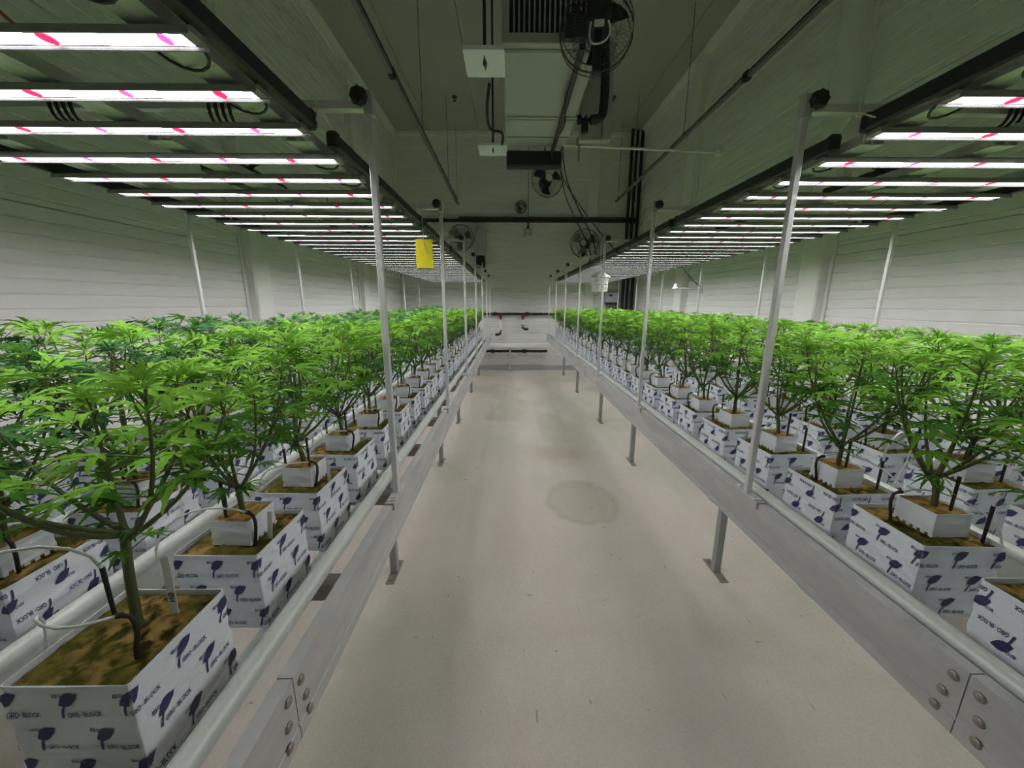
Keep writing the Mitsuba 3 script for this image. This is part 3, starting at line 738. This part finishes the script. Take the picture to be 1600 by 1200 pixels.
# plant tags
def tag(p0, p1, w, label, text=None):
    p0, p1 = np.array(p0), np.array(p1); d = (p1 - p0); L = np.linalg.norm(d); d /= L
    side_ = np.cross(d, [0, -1, 0.25]); side_ /= np.linalg.norm(side_); nrm = np.cross(side_, d)
    M = np.eye(4); M[:3, 0], M[:3, 1], M[:3, 2], M[:3, 3] = side_, d, nrm, p0
    k = thing('plant_tag', label, 'plant tag')
    part(k, 'strip', rbox((-w / 2, 0, -0.0006), (w / 2, L, 0.0006), 0.0003), 'mat_white', tw=T(M))
    if text:
        t = text_mesh(text, w * 0.62, 0.0003, True); t.apply_translation(-t.bounds.mean(axis=0))
        R = np.eye(4); R[:3, :3] = [[0, -1, 0], [1, 0, 0], [0, 0, 1]]
        t.apply_transform(np.linalg.inv(R)); t.apply_translation([0, L * 0.42, 0.0009]); part(k, 'lettering', t, 'mat_ink', tw=T(M))
lx = SIDES['left']['rows'][0]
tag((-0.645, 0.605, BLOCK_T - 0.03), (-0.662, 0.625, BLOCK_T + 0.105), 0.016, 'white plant tag marked in ink on the nearest left block', 'ØH')
tag((-0.615, 0.845, BLOCK_T - 0.02), (-0.612, 0.855, BLOCK_T + 0.062), 0.012, 'blank white tag standing in the second aisle block on the left')
tag((-0.612, 1.16, BLOCK_T - 0.02), (-0.615, 1.17, BLOCK_T + 0.055), 0.011, 'blank white tag standing in the third aisle block on the left')

# ------------------------------------------------------------------ overhead: cooler, fans, tracks, pipes
UX0, UX1, UY0, UY1, UZ = -0.045, 0.735, 3.45, 5.35, Z(2.0)
ac = thing('air_cooler', 'long white ceiling air cooler with a finned front coil', 'air cooler')
part(ac, 'casing', MB().box((UX0, UY0 + 0.05, UZ), (UX1, UY1, UZ + 0.85), 0.012).tm(), 'mat_acwhite')
m = MB().box((UX0 - 0.01, UY0 - 0.02, UZ + 0.02), (UX1 + 0.01, UY0 + 0.05, UZ + 0.095), 0.006).box((UX0 - 0.01, UY0 - 0.02, UZ + 0.80), (UX1 + 0.01, UY0 + 0.05, UZ + 0.86), 0.006)
for x in (UX0 - 0.01, UX1 - 0.05): m.box((x, UY0 - 0.02, UZ + 0.09), (x + 0.06, UY0 + 0.05, UZ + 0.80), 0.006)
part(ac, 'front_frame', m, 'mat_acwhite')
part(ac, 'coil_back', MB().box((UX0 + .03, UY0 + 0.035, UZ + 0.09), (UX1 - .03, UY0 + 0.048, UZ + 0.8)), 'mat_black')
fin = mikit.ply(rbox((-0.0055, -0.012, 0), (0.0055, 0.03, 0.71), 0.002), 'mat_grey')
nf = 16
for i in range(nf): part(ac, 'fin', fin, None, tw=T().translate([UX0 + 0.085 + i * (UX1 - UX0 - 0.17) / (nf - 1), UY0, UZ + 0.092]))
for y in (4.55, 5.05): part(ac, 'seam_rail', MB().box((UX0 + 0.02, y, UZ - 0.018), (UX1 + 0.02, y + 0.03, UZ + 0.002), 0.004), 'mat_acwhite')
part(ac, 'drain_pan', MB().box((UX0 + 0.0, 4.62, UZ - 0.012), (UX1 - 0.0, 5.02, UZ), 0.004), 'mat_acwhite')
one('intake_hood', MB().box((-0.03, 5.36, Z(1.77)), (0.70, 5.50, Z(1.965)), 0.02), 'mat_black', 'black hood box at the far end of the air cooler', 'hood')
du = thing('duct_panel', 'pale duct casing with grey edge right of the air cooler', 'duct')
part(du, 'panel', MB().box((0.86, 5.0, Z(1.94)), (1.125, 5.10, Z(2.9)), 0.01), 'mat_acwhite')
part(du, 'edge', MB().box((1.13, 4.97, Z(1.94)), (1.235, 5.10, Z(2.95)), 0.01), 'mat_grey')
m = MB().tube(curve([[1.04, 4.6, Z(3.2)], [1.04, 4.6, Z(2.5)], [1.045, 4.6, Z(2.12)], [1.02, 4.6, Z(2.02)], [0.92, 4.6, Z(1.99)], [0.76, 4.6, Z(1.985)]], 30), 0.048, 14)
m.tube([[0.845, 4.6, Z(1.98)], [0.845, 4.6, Z(1.86)]], 0.040, 12)
one('insulated_pipe', m, 'mat_black', 'thick black insulated pipe bent beneath the large fan', 'pipe', smooth=50)

def fan(name, label, c, R, yaw, pitch, depth=0.16, blade='mat_black', badge=True):
    """pedestal-type cage fan, axis along local -y"""
    k = thing(name, label, 'fan')
    M = np.eye(4); cy_, sy_ = math.cos(yaw), math.sin(yaw); cp, sp = math.cos(pitch), math.sin(pitch)
    M[:3, :3] = np.array([[cy_, -sy_, 0], [sy_, cy_, 0], [0, 0, 1]]) @ np.array([[1, 0, 0], [0, cp, -sp], [0, sp, cp]]); M[:3, 3] = c
    tw = T(M); a = np.linspace(0, 2 * np.pi, 33)
    m = MB()
    ring = lambda r, y, w: m.tube(np.c_[r * np.cos(a), np.full(33, y), r * np.sin(a)], w, 5, cap=False)
    for r_, y, w in ((R, 0, .006), (R * .97, -depth * .42, .0035), (R * .97, depth * .42, .0035), (R * .62, -depth * .55, .0022), (R * .62, depth * .55, .0022), (R * .3, -depth * .6, .003), (R * .32, depth * .6, .003)): ring(r_, y, w)
    for g in np.linspace(0, 2 * np.pi, 48, endpoint=False):
        e = np.array([math.cos(g), 0, math.sin(g)])
        prof = [(R * .28, -depth * .6), (R * .62, -depth * .55), (R * .95, -depth * .43), (R, 0), (R * .95, depth * .43), (R * .62, depth * .55), (R * .3, depth * .6)]
        m.tube([e * q + [0, y, 0] for q, y in prof], 0.0014, 3, cap=False)
    part(k, 'guard', m, 'mat_darkgrey', tw=tw)
    for b in range(3):
        g = b * 2 * np.pi / 3 + .4; v = []
        for q in np.linspace(.18, .88, 5):
            for u in (-.42, -.15, .15, .42):
                ang = g + u * (1.0 if q > .3 else .7); v.append([R * q * math.cos(ang), .05 * u * 1.6, R * q * math.sin(ang)])
        v = np.array(v); v2 = v + [0, .003, 0]
        f = [[i * 4 + j, i * 4 + j + 1, (i + 1) * 4 + j + 1, (i + 1) * 4 + j] for i in range(4) for j in range(3)]
        mm = MB().add(v, f).add(v2, np.array(f)[:, ::-1])
        part(k, 'blade', mm, blade, tw=tw, smooth=True)
    part(k, 'motor', MB().tube([[0, depth * .15, 0], [0, depth * .75, 0], [0, depth * 1.25, 0], [0, depth * 1.4, 0]], [R * .34, R * .36, R * .34, R * .2], 20), 'mat_black', tw=tw, smooth=50)
    mm = MB().tube([[0, -depth * .62, 0], [0, -depth * .60, 0]], R * .22, 20)
    part(k, 'badge' if badge else 'hub', mm, 'mat_white' if badge else 'mat_grey', tw=tw, smooth=50)
    return k, M
k, M = fan('cage_fan', 'large black cage fan hanging in front of the air cooler', (0.665, 3.30, Z(2.02)), 0.275, math.pi - 0.12, 0.05)
m = MB().tube(curve([[-0.06, 0.245, -0.10], [-0.065, 0.25, -0.20], [-0.03, 0.255, -0.235], [0.05, 0.255, -0.235], [0.065, 0.25, -0.20], [0.06, 0.245, -0.10]], 20), 0.006, 6)
part(k, 'handle', m, 'mat_white', tw=T(M))
part(k, 'rating_label', rbox((-0.035, 0.224, -0.12), (0.035, 0.228, -0.075), 0.001), 'mat_white', tw=T(M))
part(k, 'mount', MB().box((-0.03, 0.10, -0.36), (0.03, 0.16, 0.0), 0.008).tube([[0, 0.13, 0.0], [0, 0.13, 0.62]], 0.014, 8), 'mat_black', tw=T(M))
k, M = fan('cage_fan', 'middle-sized cage fan hanging beyond the black intake hood', (0.71, 7.45, Z(2.24)), 0.30, 0.25, -0.1)
part(k, 'mount', MB().tube([[0, 0.12, 0.1], [0, 0.12, 0.4], [0, 0.0, 1.47]], 0.014, 8), 'mat_black', tw=T(M))
k, M = fan('cage_fan', 'grey cage fan on the far wall right of the aisle', (1.70, 8.75, Z(1.33)), 0.31, -0.35, 0.0, blade='mat_fanblade', badge=False)
part(k, 'mount', MB().box((-0.05, 0.18, -0.05), (0.05, 0.42, 0.05), 0.01), 'mat_black', tw=T(M))
k, M = fan('cage_fan', 'dark cage fan on the far wall left of the aisle', (-1.06, 8.72, Z(1.43)), 0.28, 0.45, 0.0, blade='mat_fanblade', badge=False)
part(k, 'mount', MB().box((-0.05, 0.18, -0.05), (0.05, 0.44, 0.05), 0.01), 'mat_black', tw=T(M))
k, M = fan('cage_fan', 'smallest cage fan resting on the far wall cable tray', (0.27, 8.85, Z(2.10)), 0.13, 0.2, 0.0, depth=.1, blade='mat_fanblade', badge=False)
part(k, 'mount', MB().tube([[0, 0.05, -0.02], [0, 0.31, -0.05]], 0.012, 8), 'mat_black', tw=T(M))

rx_, rz_ = 0.575, Z(1.955)
rail = thing('fan_rail', 'slim dark rail under the right edge of the air cooler', 'rail')
part(rail, 'channel', MB().box((rx_ - 0.022, 3.35, rz_ - 0.022), (rx_ + 0.022, 5.6, rz_ + 0.022), 0.003), 'mat_darkgrey')
for y in (5.5,): part(rail, 'hanger_rod', MB().cyl((rx_, y, rz_), (rx_, y, ZC), 0.006, 6), 'mat_darkgrey')
# galvanised carrier plates below the cooler's hanger rods
for i, (x, y, z, w) in enumerate(((-0.187, 3.34, Z(1.83), 0.31), (-0.21, 5.45, Z(1.99), 0.38))):
    k = thing('carrier_plate', ('near' if i == 0 else 'far') + ' square galvanised carrier plate at the left edge of the air cooler', 'plate')
    m = MB().box((x - w / 2, y - 0.16, z), (x + w / 2, y + 0.18, z + 0.004)).box((x - w / 2, y - 0.16, z), (x + w / 2, y - 0.157, z + 0.03)).box((x - w / 2, y + 0.177, z), (x + w / 2, y + 0.18, z + 0.03))
    part(k, 'plate', m, 'mat_plate')
    part(k, 'rod', MB().cyl((x, y, z - 0.012), (x, y, ZC), 0.012, 8), 'mat_black')
    dm = np.array([[x - 0.016, y, z - 0.0015], [x, y - 0.11, z - 0.0015], [x + 0.016, y, z - 0.0015], [x, y + 0.10, z - 0.0015]])
    part(k, 'slot', MB().add(np.vstack([dm, dm + [0, 0, .001]]), [[0, 1, 2, 3], [7, 6, 5, 4], [0, 4, 5, 1], [1, 5, 6, 2], [2, 6, 7, 3], [3, 7, 4, 0]]), 'mat_slot')
m = MB().tube(curve([[-0.165, 3.62, Z(1.83)], [-0.20, 3.85, Z(1.76)], [-0.19, 4.3, Z(1.77)], [-0.10, 4.75, Z(1.93)], [-0.085, 5.2, Z(1.97)]], 20), 0.014, 8)
one('flex_conduit', m, 'mat_blackpipe', 'black flexible conduit looping from the near carrier plate to the cooler', 'conduit', smooth=60)

def track(label, x, z, y0, y1, hang):
    k = thing('cable_track', label, 'track')
    m = MB().box((x - 0.022, y0, z - 0.022), (x + 0.022, y1, z + 0.022), 0.004)
    part(k, 'channel', m, 'mat_track')
    part(k, 'cable', MB().tube([[x + 0.012 * (1 if x < 0 else -1), y0, z + 0.035], [x + 0.012, y1 - .3, z + 0.035]], 0.014, 8), 'mat_blackpipe')
    for y in hang: part(k, 'hanger_rod', MB().cyl((x, y, z), (x, y, ZC), 0.004, 6).box((x - 0.012, y - 0.02, z - 0.01), (x + 0.012, y + 0.02, z + 0.06), 0.003), 'mat_darkgrey')
    for y in (4.19,): part(k, 'coupler', MB().box((x - 0.03, y - 0.04, z - 0.032), (x + 0.03, y + 0.04, z + 0.045), 0.004), 'mat_blackpipe')
track('galvanised cable track hanging left of the air cooler', -1.15, Z(2.20), -2.4, 9.05, (2.6, 5.55, 7.7, 8.95))
track('galvanised cable track hanging right of the air cooler', 2.36, Z(2.20), -2.4, 8.75, (2.6, 5.55, 7.6, 8.6))
k = thing('conduit_pipe', 'thin white conduit crossing from the air cooler to the right wall', 'conduit')
part(k, 'pipe', MB().tube([[0.6, 5.62, Z(2.13)], [XR - 0.02, 5.78, Z(2.10)]], 0.017, 10), 'mat_white', smooth=50)
part(k, 'valve', MB().box((0.93, 5.56, Z(2.12)), (0.99, 5.70, Z(2.22)), 0.01).cyl((0.96, 5.6, Z(1.92)), (0.96, 5.6, Z(2.12)), 0.010, 8), 'mat_bolt')
part(k, 'junction_box', MB().box((XR - 0.05, 5.72, Z(2.06)), (XR, 5.84, Z(2.14)), 0.008), 'mat_white')
CABLES = [('thin black cable sagging from the fan rail towards the right lights', [[0.66, 4.6, Z(2.38)], [0.70, 5.3, Z(2.20)], [0.85, 6.0, Z(1.85)], [1.05, 5.6, Z(1.2)], [1.12, 5.0, Z(0.62)]]),
          ('long thin black cable drooping past the far wall fan', [[0.67, 4.8, Z(2.38)], [0.72, 5.6, Z(2.1)], [1.0, 6.6, Z(1.6)], [1.25, 6.4, Z(1.05)], [1.22, 5.9, Z(0.62)]]),
          ('black cable slanting behind the grey wall box', [[0.80, 6.2, Z(1.95)], [1.3, 6.6, Z(1.45)], [1.7, 6.7, Z(1.05)], [1.9, 6.4, Z(0.72)]]),
          ('twisted black cable along the cooler casing', [[0.60, 3.7, Z(1.97)], [0.56, 4.2, Z(1.93)], [0.62, 4.7, Z(1.96)], [0.55, 5.1, Z(1.90)], [0.70, 5.5, Z(1.80)]])]
for lb, pts in CABLES: one('hanging_cable', MB().tube(curve(pts, 24), 0.008, 6), 'mat_blackpipe', lb, 'cable', smooth=True)
for i, (x, y) in enumerate(((-1.0, 7.75), (1.93, 7.72))):
    m = MB().cyl((x, y, ZC - 0.07), (x, y, ZC), 0.012, 8).cyl((x, y, ZC - 0.02), (x, y, ZC), 0.045, 12).cyl((x, y, ZC - 0.075), (x, y, ZC - 0.068), 0.03, 12)
    one('sprinkler_head', m, 'mat_darkgrey', 'small ceiling sprinkler head on the ' + ('left' if i == 0 else 'right'), 'sprinkler')

# ------------------------------------------------------------------ far wall equipment
k = thing('cable_tray', 'dark horizontal cable tray high on the far wall', 'cable tray')
part(k, 'tray', MB().box((-1.95, YB - 0.12, Z(1.84)), (2.95, YB - 0.002, Z(1.90)), 0.01), 'mat_black')
part(k, 'conduit', MB().tube([[-1.15, YB - 0.06, Z(1.925)], [2.9, YB - 0.06, Z(1.925)]], 0.03, 10), 'mat_darkgrey')
for i, (x, y, r_) in enumerate(((2.70, 8.95, .035), (2.82, 9.0, .032), (2.93, 8.98, .035))):
    one('riser_pipe', MB().cyl((x, y, 0), (x, y, ZC - 0.02), r_, 12), 'mat_blackpipe', f'black vertical riser pipe in the far right corner, {ORD[i]} from the aisle', 'pipe', smooth=50)
def water_pipe(label, z, x0, x1, r_):
    k = thing('water_pipe', label, 'pipe')
    part(k, 'pipe', MB().cyl((x0, YB - 0.10, z), (x1, YB - 0.10, z), r_, 12), 'mat_blackpipe', smooth=50)
    for x in np.arange(x0 + 0.4, x1, 0.78): part(k, 'clamp', MB().cyl((x - .035, YB - 0.10, z), (x + .035, YB - 0.10, z), r_ * 1.6, 12).box((x - .02, YB - 0.10, z - .02), (x + .02, YB, z + .02)), 'mat_blackpipe')
water_pipe('black water pipe along the far wall at plant height', Z(-0.245), -2.3, 2.6, 0.028)
water_pipe('black pipe near the floor of the far wall', Z(-1.15), -0.80, 0.95, 0.030)
for x, zb, e, nm in ((-0.20, Z(-0.70), -1, 'left'), (0.34, Z(-0.565), 1, 'right')):
    k = thing('valve_drop', f'{nm} red valve with white drop pipe below the far water pipe', 'valve')
    y = YB - 0.13
    part(k, 'valve', MB().tube([[x, y, Z(-0.26)], [x, y, Z(-0.38)]], [0.035, 0.028], 10).box((x - .05, y - .03, Z(-0.31)), (x + .05, y - .015, Z(-0.285)), .004), 'mat_redvalve', smooth=40)
    part(k, 'pipe', MB().cyl((x, y, Z(-0.38)), (x, y, zb), 0.022, 10), 'mat_white', smooth=50)
    part(k, 'elbow', MB().tube(curve([[x, y, zb + .06], [x, y, zb], [x + e * .03, y, zb - .03], [x + e * .13, y, zb - .035]], 10), 0.030, 10), 'mat_blackpipe', smooth=60)
k = thing('end_gutter', 'white cross gutter between the benches at the far end of the aisle', 'gutter')
part(k, 'trough', MB().box((-0.72, 8.80, Z(-1.03)), (0.98, 8.92, Z(-0.93)), 0.01), 'mat_white')
part(k, 'leg', MB().box((0.012, 8.96, 0), (0.052, 9.0, Z(-0.97)), 0.003).box((-0.03, 8.92, 0), (0.094, 9.04, 0.006)), 'mat_galv')
k = thing('wall_cabinet', 'tall grey equipment box on the far wall left of the aisle', 'cabinet')
part(k, 'case', MB().box((-0.785, 8.95, Z(1.09)), (-0.515, YB, Z(1.66)), 0.015), 'mat_grey')
part(k, 'base', MB().box((-0.775, 8.97, Z(0.83)), (-0.555, YB, Z(1.07)), 0.01), 'mat_black')
k = thing('wall_cabinet', 'grey equipment box on the far wall right of the aisle', 'cabinet')
part(k, 'case', MB().box((2.10, 8.95, Z(0.90)), (2.42, YB, Z(1.45)), 0.015), 'mat_grey')
part(k, 'cable', MB().tube(curve([[2.3, 9.0, Z(0.9)], [2.4, 8.95, Z(.75)], [2.35, 9.0, Z(.6)], [2.3, 9.05, Z(.5)]], 10), 0.012, 6), 'mat_blackpipe')
k = thing('controller_box', 'blue-grey controller box with small dark screen above the right plants', 'controller')
part(k, 'case', MB().box((2.31, 8.95, Z(0.03)), (2.62, YB, Z(0.27)), 0.012), 'mat_boxgrey')
part(k, 'screen', MB().box((2.37, 8.945, Z(0.17)), (2.46, 8.952, Z(0.22))), 'mat_screen')
part(k, 'cable_entry', MB().box((2.32, 8.97, Z(-0.02)), (2.60, 9.1, Z(0.032)), 0.006), 'mat_black')
m = MB()
for i, x in enumerate((2.36, 2.43, 2.5, 2.56)): m.tube(curve([[x, 9.03, Z(0.0)], [x + .01 * (i - 1), 9.02, Z(-.12)], [x - .03 + .03 * i, 9.05, Z(-.35)]], 8), 0.011, 6)
part(k, 'cables', m, 'mat_blackpipe')
k = thing('pendant_lamp', 'small caged pendant lamp hanging before the far wall', 'lamp')
px_, py_ = 0.42, 8.55
part(k, 'cord', MB().cyl((px_, py_, Z(1.62)), (px_, py_, ZC - 0.01), 0.006, 6), 'mat_blackpipe')
part(k, 'cap', MB().tube([[px_, py_, Z(1.72)], [px_, py_, Z(1.60)], [px_, py_, Z(1.575)]], [0.012, 0.03, 0.10], 14), 'mat_darkgrey')
part(k, 'shade', MB().tube([[px_, py_, Z(1.575)], [px_, py_, Z(1.44)], [px_, py_, Z(1.41)]], [0.095, 0.09, 0.05], 14), 'mat_grey')

# ------------------------------------------------------------------ small hanging things
k = thing('sticky_trap', 'bright yellow sticky card hanging from the second left cross arm', 'sticky trap')
tx, ty = -0.522, 2.40
part(k, 'card', rbox((tx - 0.052, ty - 0.001, Z(0.213)), (tx + 0.052, ty + 0.001, Z(0.385)), 0.0008), 'mat_yellow')
part(k, 'wire', MB().tube([[tx, ty, Z(0.375)], [tx - .002, ty, Z(0.45)], [tx - 0.006, ty + 0.012, ARM_Z - 0.011]], 0.0015, 4).tube([[tx, ty - 0.003, Z(0.375)], [tx + .015, ty - .004, Z(0.30)]], 0.0015, 4), 'mat_rope')
# white louvred sensor shield behind the third right post
sx_, sy_, st_ = 0.905, 3.78, Z(0.272)
k = thing('sensor_shield', 'white cone-topped sensor shield hanging by the third right post', 'sensor')
part(k, 'cone', MB().tube([[sx_, sy_, st_ + .035], [sx_, sy_, st_ + .03], [sx_, sy_, st_ - 0.018], [sx_, sy_, st_ - 0.022]], [0.02, 0.04, 0.108, 0.105], 24), 'mat_white', smooth=40)
m = MB()
for i in range(4): m.tube([[sx_, sy_, st_ - 0.024 - .033 * i], [sx_, sy_, st_ - 0.053 - .033 * i], [sx_, sy_, st_ - 0.056 - .033 * i]], [0.084 - .002 * i, 0.082 - .002 * i, 0.07], 24)
part(k, 'body', m, 'mat_white', smooth=40)
part(k, 'hanger', MB().cyl((sx_, sy_, st_ + .03), (sx_, sy_, LEDZ + .05), 0.003, 6), 'mat_white')
# small sensor arm on an outer post
ax, ay = SIDES['right']['outer'], POST_Y[3]
k = thing('canopy_sensor', 'small white sensor on a grey arm clamped to a far right post', 'sensor')
part(k, 'arm', MB().box((ax - 0.30, ay - 0.03, Z(0.175)), (ax + 0.0, ay - 0.012, Z(0.20)), 0.004).box((ax - 0.03, ay - 0.035, Z(0.13)), (ax + 0.03, ay - 0.011, Z(0.22)), 0.004), 'mat_grey')
part(k, 'sensor', MB().tube([[ax - 0.32, ay - .02, Z(0.25)], [ax - 0.32, ay - .02, Z(0.215)], [ax - 0.32, ay - .02, Z(0.19)]], [0.015, 0.02, 0.04], 12), 'mat_white')
part(k, 'lead', MB().tube(curve([[ax, ay - .03, Z(0.2)], [ax - .12, ay - .03, Z(0.30)], [ax - .28, ay - 0.01, LEDZ + .02]], 8), 0.005, 5), 'mat_blackpipe')
